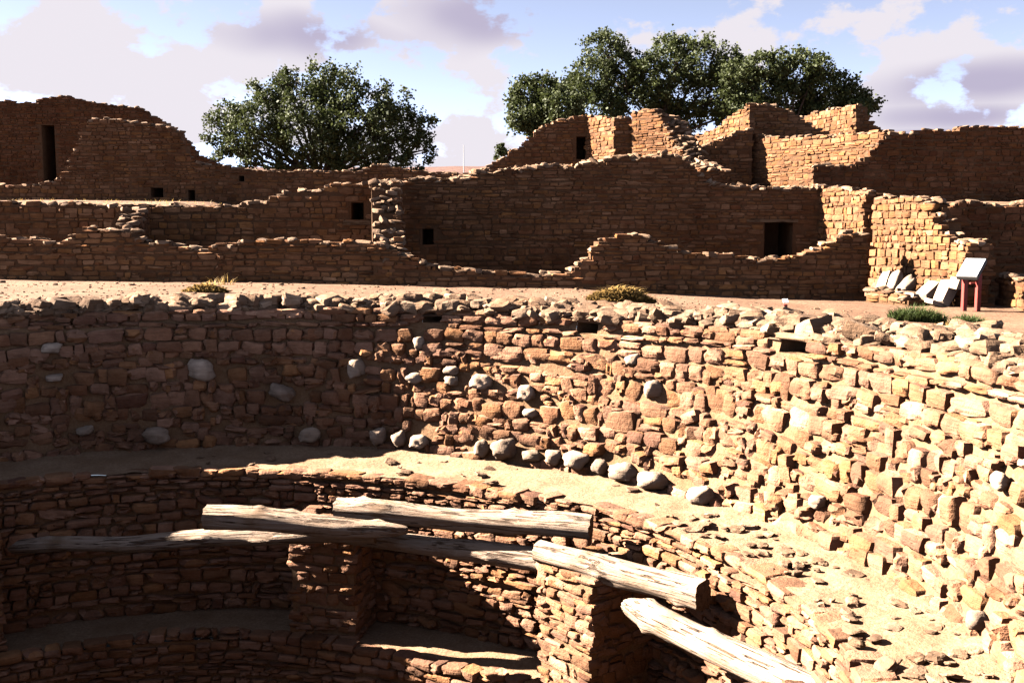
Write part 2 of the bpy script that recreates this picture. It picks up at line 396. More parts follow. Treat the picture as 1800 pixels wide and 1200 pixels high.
# ------------------------------------------------------------------ ruined walls
WALL_GROUP = 'ruined masonry room walls'
def ruin_wall(label, pts, top, thick=0.5, base=None, hr=(0.10, 0.165), wr=(0.16, 0.42), seed=1, holes=(), side=None,
              ends=(), cap=True, prot=0.03, rub=0.12, name='ruined_wall', limit=300, topz=False, lintel=None, capsize=1.0, rough=False, mat=None):
    """pts: plan polyline of the visible face.  top: (photo column, photo row) list, or (s, z) list when topz.
    side: unit normal hint of the visible face (default towards the camera)."""
    rng = random.Random(seed); P = Path(pts); L = P.L
    def nrm(T):
        n = Vector((T.y, -T.x, 0)); h = Vector(side) if side else -Vector((*pts[len(pts) // 2], 0))
        return n if n.xy.dot(h.xy) > 0 else -n
    def topf(s):
        q, _ = P(s); sk_ = s - s % 0.28
        rag = 0.05 * noise.noise(Vector((s * 1.9, seed * 3.3, 0))) + 0.075 * noise.noise(Vector((sk_ * 5.3, seed * 1.7, 2)))
        return top0(s, q) + rag
    def top0(s, q):
        if topz: return interp(s, top)
        px = 900 + F * q.x / (q.y * math.cos(PITCH) + 0.0)
        px = proj((q.x, q.y, 1.2))[0]
        return z_for_row(q.x, q.y, interp(px, top))
    def basef(s):
        q, _ = P(s); return (ground(q.x, q.y) if base is None else base) - 0.12
    root = empty(name, (P(L / 2)[0].x, P(L / 2)[0].y, basef(L / 2)), label, 'wall', WALL_GROUP)
    H = []
    for (a, b, c, d) in holes:       # photo rectangle -> s range and z range
        ss = [s for s in np.linspace(0, L, 400) if a <= proj((P(s)[0].x, P(s)[0].y, 1.2))[0] <= b]
        if not ss: continue
        q, _ = P(sum(ss) / len(ss)); H.append((min(ss), max(ss), z_for_row(q.x, q.y, d), z_for_row(q.x, q.y, c)))
    # core
    v, f = [], []
    cuts = sorted(set([round(x, 4) for x in np.arange(0, L, 0.17)] + [L] + [q for h in H for q in h[:2]]))
    def add(s0, s1, z0, z1, d0, d1):
        if z1 - z0 < 0.01: return
        n = len(v)
        for z in (z0, z1):
            for s, d in ((s0, d0), (s1, d0), (s1, d1), (s0, d1)):
                q, T = P(s); N = nrm(P((s0 + s1) / 2)[1]); v.append((q - N * d + Vector((0, 0, z))))
        f.extend(box_faces(n))
    for s0, s1 in zip(cuts, cuts[1:]):
        if s1 - s0 < 0.005: continue
        m = (s0 + s1) / 2; zt = topf(m) - 0.05; zb = min(basef(s0), basef(s1)) - 0.2
        jt = rng.uniform(-0.012, 0.012)
        hs = [h for h in H if h[0] - 1e-4 <= m <= h[1] + 1e-4]
        if hs:
            h = hs[0]; add(s0, s1, zb, h[2], jt, thick); add(s0, s1, h[3], zt, jt, thick); add(s0, s1, h[2] - 0.06, h[3] + 0.06, 1.5, 1.56); add(s0, s1, h[3], h[3] + 0.06, thick - 0.02, 1.52); add(s0, s1, h[2] - 0.06, h[2], thick - 0.02, 1.52)
        else: add(s0, s1, zb, zt, jt, thick)
    for h in H: add(h[0] - 0.06, h[0], h[2] - 0.06, h[3] + 0.06, thick - 0.02, 1.55); add(h[1], h[1] + 0.06, h[2] - 0.06, h[3] + 0.06, thick - 0.02, 1.55)
    link('mortar_core', mesh('mortar_core', v, f, 20), M_MUDR, root)
    stones = []
    zs = [topf(s) for s in np.linspace(0, L, 60)]; bs = [basef(s) for s in np.linspace(0, L, 60)]
    zmin, zmax = min(bs), max(zs)
    def face(Pf, Lf, Nf, topq, baseq, hl):
        for (s, z, w, h) in layout(rng, Lf, zmin, zmax, hr, wr, bands=True):
            if z + h * 0.45 > topq(s) + 0.03 or z < baseq(s) - 0.05: continue
            if any(a - 0.02 < s + w * 0.42 and s - w * 0.42 < b + 0.02 and c < z + h * 0.4 and z - h * 0.4 < d for (a, b, c, d) in hl): continue
            q, T = Pf(s); N = Nf(T); d = rng.uniform(0.16, 0.24)
            rb = rng.random() < rub
            Tm = (T_FARR if rb else T_FAR)
            pr = prot + rng.uniform(-0.014, 0.02) + (0.02 if rb else 0)
            Pc = q + N * (pr - d / 2) + Vector((0, 0, z))
            a = 0.10 if rough else 0.03
            m = frame(Pc, T, N, Vector((0, 0, 1)), (w * 1.05, d, max(0.03, h * 1.06)), (rng.gauss(0, a), rng.gauss(0, a), rng.gauss(0, a)))
            stones.append((m, Tm, rng.randrange(len(Tm.items)), 'stone', math.sqrt(w * h)))
    face(P, L, nrm, topf, basef, H)
    for e in ends:
        s_e = 0 if e == 0 else L; q0, T0 = P(s_e); N0 = nrm(T0); out = -T0 if e == 0 else T0
        ze = topf(s_e)
        face(lambda s: (q0 - N0 * s, -N0), thick, lambda T: out, lambda s: ze, lambda s: basef(s_e), [])
    if cap:
        nrow = 2 if thick < 0.62 else 4
        for row in range(nrow):
            s = rng.uniform(0, 0.2)
            while s < L:
                w = rng.uniform(0.14, 0.36) * capsize; q, T = P(s); N = nrm(T); zt = topf(s)
                if rng.random() < 0.82 and not any(a < s < b and d > zt for (a, b, c, d) in H):
                    hh = rng.uniform(0.05, 0.12) * capsize
                    off = thick * (row + rng.uniform(0.2, 0.8)) / nrow - 0.03
                    Pc = q - N * off + Vector((0, 0, zt - 0.045 + hh * rng.uniform(0.15, 0.45)))
                    Tm = T_FARR if rng.random() < 0.75 else T_FAR
                    m = frame(Pc, T, N, Vector((0, 0, 1)), (w, rng.uniform(0.16, 0.28) * capsize, hh), (rng.gauss(0, 0.14 if nrow == 2 else 0.3), rng.gauss(0, 0.12 if nrow == 2 else 0.3), rng.uniform(-0.6, 0.6) * (nrow - 1)))
                    stones.append((m, Tm, rng.randrange(len(Tm.items)), 'capstone', math.sqrt(w * hh)))
                s += w * rng.uniform(0.75, 1.25) * (1.0 if nrow == 2 else 0.6)
    emit(root, stones, lambda n: M_CAP if n == 'capstone' else (mat or M_RUIN), limit)
    if lintel:
        a, b, r0, r1 = lintel; q = P(L / 2)[0]
        Y = q.y - 0.02 if not H else P((H[0][0] + H[0][1]) / 2)[0].y
        p0, p1 = at(a, (r0 + r1) / 2, Y), at(b, (r0 + r1) / 2, Y); hh = (r1 - r0) * Y / F / 2
        v = [(x, yy, z) for z in (p0.z - hh, p0.z + hh) for x, yy in ((p0.x, Y - 0.07), (p1.x, Y - 0.07), (p1.x, Y + 0.2), (p0.x, Y + 0.2))]
        obj('wooden_lintel', v, box_faces(0), M_LOGEND, root)
    return root

def X(px, Y): return (px - 900) / F * Y * 1.0 + 0.0    # plan x of a photo column at depth Y (close to the horizon row)
# front low wall
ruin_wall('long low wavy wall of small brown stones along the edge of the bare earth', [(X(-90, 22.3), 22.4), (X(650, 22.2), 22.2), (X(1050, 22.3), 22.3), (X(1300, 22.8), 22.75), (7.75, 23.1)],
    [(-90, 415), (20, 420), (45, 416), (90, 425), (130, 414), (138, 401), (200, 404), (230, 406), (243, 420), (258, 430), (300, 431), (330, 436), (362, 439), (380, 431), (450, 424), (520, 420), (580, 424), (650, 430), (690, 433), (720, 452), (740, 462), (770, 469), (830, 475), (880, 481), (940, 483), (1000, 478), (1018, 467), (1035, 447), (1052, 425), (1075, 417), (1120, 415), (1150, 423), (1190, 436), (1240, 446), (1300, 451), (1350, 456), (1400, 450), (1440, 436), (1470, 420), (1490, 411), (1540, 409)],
    thick=0.5, seed=11, mat=M_RUIN_LIT, hr=(0.095, 0.165), rub=0.25, capsize=0.95)
# middle tall wall with door
ruin_wall('tall shaded wall with a small black window and a doorway under a wooden lintel', [(-2.9, 27.4), (7.95, 27.4)],
    [(690, 322), (700, 320), (740, 315), (790, 317), (815, 309), (830, 304), (880, 298), (912, 299), (930, 291), (1000, 290), (1050, 285), (1078, 275), (1130, 270), (1190, 272), (1207, 279), (1217, 300), (1240, 320), (1280, 325), (1340, 330), (1430, 330)],
    thick=0.65, seed=12, holes=[(741, 763, 402, 430), (1343, 1394, 391, 460)], lintel=(1312, 1402, 386, 391), hr=(0.10, 0.175), wr=(0.16, 0.44))
# left mid wall
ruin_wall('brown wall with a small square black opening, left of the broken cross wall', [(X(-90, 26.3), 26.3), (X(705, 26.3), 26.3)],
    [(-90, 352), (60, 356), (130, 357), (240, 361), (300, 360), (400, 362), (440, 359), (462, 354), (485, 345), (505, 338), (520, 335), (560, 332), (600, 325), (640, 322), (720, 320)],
    thick=0.55, seed=13, mat=M_RUIN_LIT, holes=[(617, 641, 356, 386)], lintel=(604, 652, 388, 396))
# cross walls
ruin_wall('ruined cross wall with tumbled stones on its sloping top, joining two left walls', [(-8.15, 22.75), (-9.0, 26.25)], [(0, 1.02), (1.2, 1.15), (2.0, 1.4), (3.6, 1.68)], topz=True, thick=0.6, seed=14, side=(1, -0.2, 0), capsize=1.15, name='cross_wall')
ruin_wall('broken cross wall end sloping steeply down in a cascade of stones', [(-2.30, 22.25), (-2.58, 24.2), (-2.85, 26.9)], [(0, 0.38), (0.5, 0.75), (0.9, 1.2), (1.3, 1.65), (1.8, 2.08), (4.7, 2.25)], topz=True, thick=0.62, seed=15, side=(1, 0.1, 0), ends=(0,), capsize=0.95, name='cross_wall')
# back left walls
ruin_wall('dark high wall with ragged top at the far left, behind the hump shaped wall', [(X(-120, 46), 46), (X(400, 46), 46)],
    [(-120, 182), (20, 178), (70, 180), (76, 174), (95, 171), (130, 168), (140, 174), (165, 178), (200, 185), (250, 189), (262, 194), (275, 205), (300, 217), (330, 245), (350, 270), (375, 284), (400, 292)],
    base=1.5, seed=16, mat=M_RUIN_SHADED, holes=[(80, 104, 220, 322)], hr=(0.10, 0.175), wr=(0.15, 0.42), prot=0.04)
ruin_wall('long rear wall rising to a rounded hump with a stepped left edge', [(X(-90, 37), 37), (X(870, 37), 37)],
    [(-90, 326), (20, 326), (60, 326), (100, 319), (114, 307), (124, 287), (138, 262), (148, 236), (158, 214), (175, 207), (230, 212), (290, 220), (318, 231), (331, 260), (337, 277), (345, 283), (400, 293), (450, 298), (500, 300), (600, 301), (638, 299), (652, 291), (672, 288), (690, 292), (715, 299), (760, 303), (800, 306), (840, 304), (870, 296)],
    base=1.3, seed=17, holes=[(265, 291, 330, 347), (330, 345, 334, 352), (421, 434, 309, 319)], hr=(0.105, 0.18), wr=(0.15, 0.42), limit=300)
# back middle rooms
ruin_wall('rear wall whose top climbs like a stair to a sunlit corner', [(X(835, 36.8), 36.8), (2.6, 36.8)],
    [(835, 305), (862, 290), (880, 280), (900, 266), (915, 255), (930, 241), (950, 227), (970, 216), (1000, 208), (1032, 202)], base=2.0, seed=18, hr=(0.10, 0.175), wr=(0.14, 0.4), holes=[(1012, 1030, 240, 280)])
ruin_wall('narrow sunlit wall face between two shaded walls in the upper ruin', [(2.55, 36.9), (3.36, 35.3)], [(1020, 203), (1030, 203), (1060, 206), (1080, 209)], base=2.0, seed=19, side=(-1, -0.3, 0), hr=(0.10, 0.175))
ruin_wall('narrow shaded wall face beside a sunlit corner in the upper ruin', [(3.38, 35.35), (4.0, 35.35)], [(1070, 208), (1110, 207)], base=2.0, seed=20, hr=(0.10, 0.175))
ruin_wall('sunlit wall stub with a peaked top in the upper ruin', [(3.95, 35.2), (4.95, 34.2)], [(1100, 203), (1112, 196), (1125, 192), (1142, 191), (1155, 205), (1170, 228)], base=2.0, seed=21, side=(-1, -0.6, 0), hr=(0.10, 0.175))
ruin_wall('collapsed wall end of loose rubble sloping down beside the peaked stub', [(4.68, 35.0), (5.15, 33.6), (5.55, 31.4)], [(0, 4.75), (0.7, 4.35), (1.5, 3.7), (2.4, 3.1), (3.6, 2.85), (4.2, 2.75)], topz=True, base=1.8, thick=0.9, seed=22, side=(-1, -0.2, 0), ends=(1,), rough=True, rub=0.8, capsize=1.1)
ruin_wall('dark triangular wall under the rising sunlit wall', [(X(1200, 33.6), 33.6), (X(1316, 33.6), 33.6)], [(1195, 275), (1208, 268), (1222, 260), (1245, 252), (1262, 246), (1285, 236), (1316, 225)], base=1.5, seed=23, hr=(0.10, 0.175))
ruin_wall('sunlit wall band rising to a sharp corner below the trees', [(X(1205, 40), 40), (X(1310, 35.5), 35.5)], [(1200, 243), (1215, 239), (1250, 228), (1262, 218), (1270, 211), (1285, 200), (1300, 190), (1312, 184)], base=1.8, seed=24, side=(-1, -0.3, 0), hr=(0.10, 0.175))
ruin_wall('shaded wall falling away to the right from the sharp sunlit corner', [(X(1310, 35.5), 35.55), (X(1470, 35.5), 35.55)], [(1305, 184), (1330, 183), (1380, 190), (1400, 206), (1430, 225), (1450, 234), (1475, 240)], base=1.8, seed=25, hr=(0.10, 0.175))
ruin_wall('small sunlit wall stub standing highest behind the right hand walls', [(X(1398, 43), 43), (X(1494, 39.5), 39.5)], [(1395, 207), (1420, 200), (1445, 195), (1470, 188), (1490, 185), (1500, 188)], base=1.8, seed=26, side=(-1, -0.4, 0), hr=(0.105, 0.18))
ruin_wall('shaded return of the highest wall stub', [(X(1494, 39.5), 39.55), (X(1548, 39.5), 39.55)], [(1490, 187), (1510, 196), (1530, 216), (1548, 233)], base=1.8, seed=27, hr=(0.105, 0.18))
ruin_wall('broad sunlit wall with an even top between two dark walls', [(7.62, 34.0), (10.2, 29.2)], [(1305, 241), (1330, 237), (1345, 243), (1400, 241), (1440, 239), (1480, 236), (1550, 231)], base=1.6, seed=28, side=(-1, -0.3, 0), hr=(0.10, 0.175), ends=())
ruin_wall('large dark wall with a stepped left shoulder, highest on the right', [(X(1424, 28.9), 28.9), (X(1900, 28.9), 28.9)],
    [(1420, 292), (1440, 288), (1458, 291), (1500, 291), (1512, 282), (1520, 271), (1535, 257), (1548, 247), (1560, 234), (1600, 231), (1650, 226), (1700, 222), (1760, 222), (1900, 224)], base=1.5, seed=29, mat=M_RUIN_SHADED, ends=(0,), hr=(0.10, 0.175), wr=(0.14, 0.4))
# sunlit right wall running towards us
ruin_wall('short sunlit wall face beside the doorway, ending at a dark vertical slit', [(7.85, 28.2), (xG(25.05) - 0.05, 25.05)], [(1400, 331), (1430, 328), (1480, 333), (1500, 336)], thick=0.45, seed=30, side=(-1, -0.1, 0), ends=(1,), hr=(0.11, 0.19), wr=(0.15, 0.34), prot=0.04)
ruin_wall('bright sunlit wall of tan blocks with slabs leaning at its foot', [(xG(24.85) + 0.08, 24.85), (xG(20.9), 20.9)], [(1480, 343), (1500, 343), (1560, 345), (1618, 351), (1634, 357), (1640, 372), (1650, 392), (1660, 408), (1672, 419), (1690, 424), (1720, 425)], thick=0.5, seed=31, side=(-1, -0.1, 0), hr=(0.11, 0.19), wr=(0.15, 0.36), ends=(1,), prot=0.045, rub=0.25)
ruin_wall('shaded wall with grass along its level top, behind the red posted sign', [(xG(22.2) + 0.2, 22.2), (X(1900, 22.2), 22.2)], [(1630, 362), (1660, 358), (1800, 357), (1900, 357)], thick=0.5, seed=32, mat=M_RUIN_SHADED)
ruin_wall('low dark wall return behind the red posted sign', [(9.02, 21.1), (9.5, 21.1)], [(1690, 424), (1735, 424)], thick=0.4, seed=33, mat=M_RUIN_SHADED)
ruin_wall('low sunlit stub of stacked blocks beside the red posted sign', [(9.9, 21.4), (9.75, 19.0)], [(1740, 476), (1760, 482), (1800, 490), (1900, 520)], thick=0.5, seed=34, side=(-1, -0.1, 0), hr=(0.1, 0.18))
ruin_wall('knee high stone footing at the base of the bright sunlit wall', [(7.55, 22.4), (8.0, 21.2)], [(0, -0.18), (0.6, -0.22), (1.3, -0.36)], topz=True, thick=0.5, seed=35, side=(-1, -0.4, 0), hr=(0.1, 0.16), rub=0.6, name='stone_footing')

# ------------------------------------------------------------------ the kiva
def pol(th, r, z): return Vector((KC_X + r * math.cos(th), KC_Y + r * math.sin(th), z))
D = math.radians
def r_base(th): return interp(math.degrees(th) % 360, [(0, 6.80), (62, 6.83), (71, 6.95), (80, 7.12), (100, 7.2), (130, 7.15), (300, 6.85), (360, 6.8)])
def r_edge(th): return interp(math.degrees(th) % 360, [(0, 5.82), (42, 5.85), (54, 5.62), (75, 5.6), (92, 5.8), (130, 5.8), (320, 5.8), (360, 5.82)])
def z_rim(th): return 0.02 * math.sin(5 * th + 1) + 0.015 * math.sin(11 * th) - 0.03
ZB = -2.0; ZL = -3.9; ZF = -4.8
def r_wall(th, z):
    k = min(1, max(0, (-z) / 2.0)); k2 = k * 0.55 + 0.45 * k * k
    step = 0.10 * sstep(D(90), D(104), th % 6.28319) * (1 - sstep(D(125), D(140), th % 6.28319)) * sstep(-0.27, -0.29, z)
    return 7.5 + (r_base(th) - 7.5) * k2 - step
def shell(name, parent, rf, z0f, z1f, mat, nz, holes=(), na=720, depth=0.95, amp=0.025):
    v, f = [], []
    def pt(i, j, out=0.0):
        th = 2 * math.pi * i / na; z = z0f(th) + (z1f(th) - z0f(th)) * j / nz
        r = rf(th, z) + amp * noise.noise(Vector((math.cos(th) * 14, math.sin(th) * 14, z * 3))) + amp * 0.6 * noise.noise(Vector((math.cos(th) * 45, math.sin(th) * 45, z * 8)))
        return pol(th, r + out, z)
    for j in range(nz + 1):
        for i in range(na): v.append(pt(i, j))
    skip = set()
    for (i0, i1, j0, j1) in holes:
        for i in range(i0, i1):
            for j in range(j0, j1): skip.add((i, j))
        a = [pt(i0, j0, depth), pt(i1, j0, depth), pt(i1, j1, depth), pt(i0, j1, depth)]
        n = len(v); v.extend(a); v.extend([pt(i0, j0), pt(i1, j0), pt(i1, j1), pt(i0, j1)])
        f.extend([(n, n + 1, n + 2, n + 3)] + [(n + 4 + k, n + 4 + (k + 1) % 4, n + (k + 1) % 4, n + k) for k in range(4)])
    for j in range(nz):
        for i in range(na):
            if (i, j) in skip: continue
            k = (i + 1) % na; f.append((j * na + i, j * na + k, (j + 1) * na + k, (j + 1) * na + i))
    return link(name, mesh(name, v, f, 0), mat, parent)
def ray_wall(px, py, rf, it=40):
    """photo point -> (theta, z) on a wall of radius rf(theta, z)"""
    r = ray(px, py); lo, hi = 4.0, 22.0
    for k in range(it):
        m = (lo + hi) / 2; p = CAM + r * m
        th = math.atan2(p.y - KC_Y, p.x - KC_X)
        if math.hypot(p.x - KC_X, p.y - KC_Y) < rf(th, p.z): lo = m
        else: hi = m
    return th, p.z
kiva = empty('kiva_wall', (KC_X, KC_Y, ZB), 'great curved kiva wall of tan blocks above rough rubble and pale cobbles', 'wall')
NZ = 44
def cellhole(x0, x1, y0, y1):
    tA, zA = ray_wall(x0, (y0 + y1) / 2, r_wall); tB, zB = ray_wall(x1, (y0 + y1) / 2, r_wall)
    z0 = ray_wall((x0 + x1) / 2, y1, r_wall)[1]; z1 = ray_wall((x0 + x1) / 2, y0, r_wall)[1]
    i0, i1 = sorted((round(tA / (2 * math.pi) * 720), round(tB / (2 * math.pi) * 720)))
    zr = z_rim((tA + tB) / 2) - 0.05
    return i0, max(i0 + 1, i1), int((z0 - ZB) / (zr - ZB) * NZ), min(NZ - 1, int(round((z1 - ZB) / (zr - ZB) * NZ)))
SOCK = [cellhole(740, 780, 541, 562), cellhole(1013, 1048, 551, 581), cellhole(1374, 1424, 581, 617)]
shell('mortar_core', kiva, lambda th, z: r_wall(th, z) + 0.03, lambda th: ZB - 0.15, lambda th: z_rim(th) - 0.05, M_MUD, NZ, SOCK)
def sock_rects():
    out = []
    for (i0, i1, j0, j1) in SOCK:
        th = 2 * math.pi * i0 / 720; zr = z_rim(th) - 0.05
        out.append((i0 * 2 * math.pi / 720, i1 * 2 * math.pi / 720, ZB - 0.15 + (zr - ZB + 0.15) * j0 / NZ, ZB - 0.15 + (zr - ZB + 0.15) * j1 / NZ))
    return out
SR = sock_rects()
rng = random.Random(5); stones = []
BOULD = [(355, 651, 25, 18), (494, 690, 25, 14), (276, 765, 24, 14), (546, 763, 18, 13), (624, 648, 14, 18), (666, 766, 15, 16), (702, 771, 13, 14), (738, 775, 17, 12), (849, 786, 13, 15), (888, 790, 23, 17),
         (935, 801, 19, 11), (973, 803, 16, 14), (1013, 809, 24, 14), (1055, 819, 14, 14), (1095, 829, 26, 16), (1148, 844, 27, 18), (1234, 870, 24, 17), (924, 690, 16, 14), (792, 651, 14, 9), (791, 671, 13, 9), (929, 727, 14, 9),
         (735, 605, 10, 12), (1110, 634, 15, 10), (1435, 882, 16, 12), (1755, 845, 15, 15), (1716, 1090, 17, 18), (845, 672, 20, 14), (1143, 685, 15, 18), (90, 612, 16, 9), (150, 757, 14, 8), (95, 665, 14, 6), (727, 665, 17, 9)]
bpos = []
for (px, py, rx, ry) in BOULD:
    th, z = ray_wall(px, py, lambda a, b: r_wall(a, b) - 0.06)
    th0 = th; P0 = pol(th, r_wall(th, z), z); d = (P0 - CAM).length; w = 1.85 * rx * d / F; h = 1.85 * ry * d / F
    z = max(z, ZB + h * 0.42)
    pr = rng.uniform(0.05, 0.3) * min(w, h) if py < 740 else 0.6 * h
    P0 = pol(th, r_wall(th, z) - pr * 0.6, z); T = Vector((-math.sin(th), math.cos(th), 0)); N = Vector((-math.cos(th), -math.sin(th), 0))
    m = frame(P0, T, N, Vector((0, 0, 1)), (w, max(w, h) * 0.95, h), (rng.gauss(0, 0.1), rng.gauss(0, 0.15), rng.gauss(0, 0.2)))
    stones.append((m, T_COB, rng.randrange(10), 'boulder', 9.0)); bpos.append((th, z, w / 2 / 7.1, h / 2))
TH0, TH1 = D(-8), D(172)
Rm = 7.2
def kstone(s, z, w, h, coarse):
    th = TH0 + s / Rm
    if any((th - a) ** 2 / (c + w * 0.3 / 7) ** 2 + (z - b) ** 2 / (d + h * 0.3) ** 2 < 1 for (a, b, c, d) in bpos): return
    if any(abs(th - (a + b) / 2) < (b - a) / 2 + w * 0.40 / 7.4 and abs(z - (c + d) / 2) < (d - c) / 2 + h * 0.36 for (a, b, c, d) in SR): return
    T = Vector((-math.sin(th), math.cos(th), 0)); N = Vector((-math.cos(th), -math.sin(th), 0))
    d = rng.uniform(0.2, 0.32); R = r_wall(th, z)
    if coarse:
        pr = rng.uniform(-0.015, 0.04) + (0.05 if rng.random() < 0.09 else 0)
        Tm = T_RUBBLE if rng.random() < 0.45 else T_BLOCK; a = 0.07; d = max(0.2, min(0.36, (w + h) * 0.75))
        if pr > 0.05: d += 0.05
    else:
        pr = rng.uniform(0.015, 0.05); Tm = T_BLOCK if rng.random() < 0.8 else T_RUBBLE; a = 0.035
    P0 = pol(th, R - pr + d / 2 - 0.02, z)
    m = frame(P0, T, N, Vector((0, 0, 1)), (w * 1.07, d, h * 1.07), (rng.gauss(0, a), rng.gauss(0, a * 1.6), rng.gauss(0, a)))
    stones.append((m, Tm, rng.randrange(len(Tm.items)), 'stone', math.sqrt(w * h)))
LW = (TH1 - TH0) * Rm
for (s, z, w, h) in layout(rng, LW, -0.70, -0.14, (0.125, 0.19), (0.18, 0.38), 0.016, 0.08): kstone(s, z, w, h, False)
# overhanging top course of flat slabs
s = 0
while s < LW:
    w = rng.uniform(0.18, 0.42); th = TH0 + (s + w / 2) / Rm; h = rng.uniform(0.06, 0.11)
    T = Vector((-math.sin(th), math.cos(th), 0)); N = Vector((-math.cos(th), -math.sin(th), 0)); d = rng.uniform(0.24, 0.36)
    if not any(a - 0.008 < th < b + 0.008 and d2 > -0.17 for (a, b, c, d2) in SR):
        m = frame(pol(th, 7.49 - rng.uniform(0.03, 0.075) + d / 2, z_rim(th) - 0.085 + rng.uniform(-0.01, 0.01)), T, N, Vector((0, 0, 1)), (w - 0.012, d, h), (rng.gauss(0, 0.03), rng.gauss(0, 0.03), rng.gauss(0, 0.04)))
        stones.append((m, T_BLOCK, rng.randrange(14), 'stone', math.sqrt(w * h)))
    s += w
# rough rubble below, in broken courses
for (s, z, w, h) in layout(rng, LW, -2.05, -0.66, (0.135, 0.22), (0.12, 0.30), 0.0, 0.13):
    kstone(s + rng.gauss(0, 0.02), z + rng.gauss(0, 0.025), w * rng.uniform(0.85, 1.12), h * rng.uniform(0.85, 1.22), True)
# loose stones capping the rim
for k in range(820):
    th = rng.uniform(TH0, D(150)) if k < 460 else rng.uniform(D(-5), D(62)); rr = 7.5 + abs(rng.gauss(0, 0.34 if th > D(60) else 0.85)); w = rng.uniform(0.12, 0.36) * (0.95 if th > D(40) else 0.78)
    h = min(0.17, w * rng.uniform(0.3, 0.7)); x, y = KC_X + rr * math.cos(th), KC_Y + rr * math.sin(th)
    T = Vector((-math.sin(th), math.cos(th), 0)); N = Vector((-math.cos(th), -math.sin(th), 0))
    z = max(ground(x, y), z_rim(th) - 0.07 if rr < 7.75 else -9) + h * rng.uniform(0.15, 0.38)
    Tm = T_RUBBLE if rng.random() < 0.75 else T_BLOCK
    m = frame(Vector((x, y, z)), T, N, Vector((0, 0, 1)), (w, w * rng.uniform(0.7, 1.1), h), (rng.gauss(0, 0.2), rng.gauss(0, 0.2), rng.uniform(-0.9, 0.9)))
    stones.append((m, Tm, rng.randrange(14), 'capstone', math.sqrt(w * h)))
for k in range(380):
    th = rng.uniform(D(28), D(140)) if k < 210 else rng.uniform(D(0), D(50)); rr = 7.58 + abs(rng.gauss(0, 0.22 if th > D(45) else 0.5)); w = rng.uniform(0.14, 0.34); h = min(0.18, w * rng.uniform(0.4, 0.75))
    T = Vector((-math.sin(th), math.cos(th), 0)); N = Vector((-math.cos(th), -math.sin(th), 0))
    Tm = T_RUBBLE if rng.random() < 0.8 else T_BLOCK
    stones.append((frame(pol(th, rr, z_rim(th) + h * 0.35), T, N, Vector((0, 0, 1)), (w, w * rng.uniform(0.7, 1.1), h), (rng.gauss(0, 0.18), rng.gauss(0, 0.18), rng.uniform(-0.9, 0.9))), Tm, rng.randrange(14), 'capstone', math.sqrt(w * h) * 1.2))
# three flat lintel slabs over the beam sockets
for (a, b, c, d) in SR:
    th = (a + b) / 2; w = (b - a) * 7.4 + 0.16; T = Vector((-math.sin(th), math.cos(th), 0)); N = Vector((-math.cos(th), -math.sin(th), 0))
    stones.append((frame(pol(th, 7.62, max(d + 0.045, -0.11)), T, N, Vector((0, 0, 1)), (w, 0.42, 0.085), (0, 0, 0)), T_BLOCK, 3, 'lintel_slab', 9.0))
# the largest of each name in view become parts
def kmat(n): return M_BOULD if n == 'boulder' else M_CAP if n in ('capstone', 'lintel_slab') else M_KIVA
for nm in ('boulder', 'lintel_slab', 'stone', 'capstone'):
    emit(kiva, [q for q in stones if q[3] == nm], kmat, 300)

# ledge (annulus of earth) between the outer wall and the inner wall
def ledge_mesh():
    v, f = [], []; na, nr = 540, 10
    for j in range(nr + 1):
        for i in range(na):
            th = 2 * math.pi * i / na; a, b = r_edge(th) + 0.02, r_base(th) + 0.12; r = a + (b - a) * j / nr
            x, y = KC_X + r * math.cos(th), KC_Y + r * math.sin(th)
            z = ZB - 0.03 + 0.06 * (j / nr) ** 2 + 0.035 * noise.noise(Vector((x * 2.2, y * 2.2, 0))) + 0.018 * noise.noise(Vector((x * 7, y * 7, 4)))
            v.append((x, y, z))
    for j in range(nr):
        for i in range(na):
            k = (i + 1) % na; f.append((j * na + i, (j + 1) * na + i, (j + 1) * na + k, j * na + k))
    return v, f
v, f = ledge_mesh(); ledge = tag(obj('ledge', v, f, M_LEDGE, None, 0), kind='structure')
st2 = []
for k in range(110):
    th = rng.uniform(D(-8), D(100)) if k < 40 else rng.uniform(D(-8), D(35)); r = r_edge(th) + rng.uniform(0.06, 0.98) * (r_base(th) - r_edge(th)); w = rng.uniform(0.05, 0.2) * rng.uniform(0.6, 1.1); h = w * rng.uniform(0.2, 0.45)
    T = Vector((-math.sin(th), math.cos(th), 0)); N = Vector((-math.cos(th), -math.sin(th), 0))
    st2.append((frame(pol(th, r, ZB - 0.005 + h * 0.1), T, N, Vector((0, 0, 1)), (w, w * rng.uniform(0.6, 1.1), h), (rng.gauss(0, 0.15), rng.gauss(0, 0.15), rng.uniform(-1.5, 1.5))), T_RUBBLE, rng.randrange(16), 'loose_stone', w))
emit(ledge, st2, lambda n: M_CAP, 200, 'pebbles')

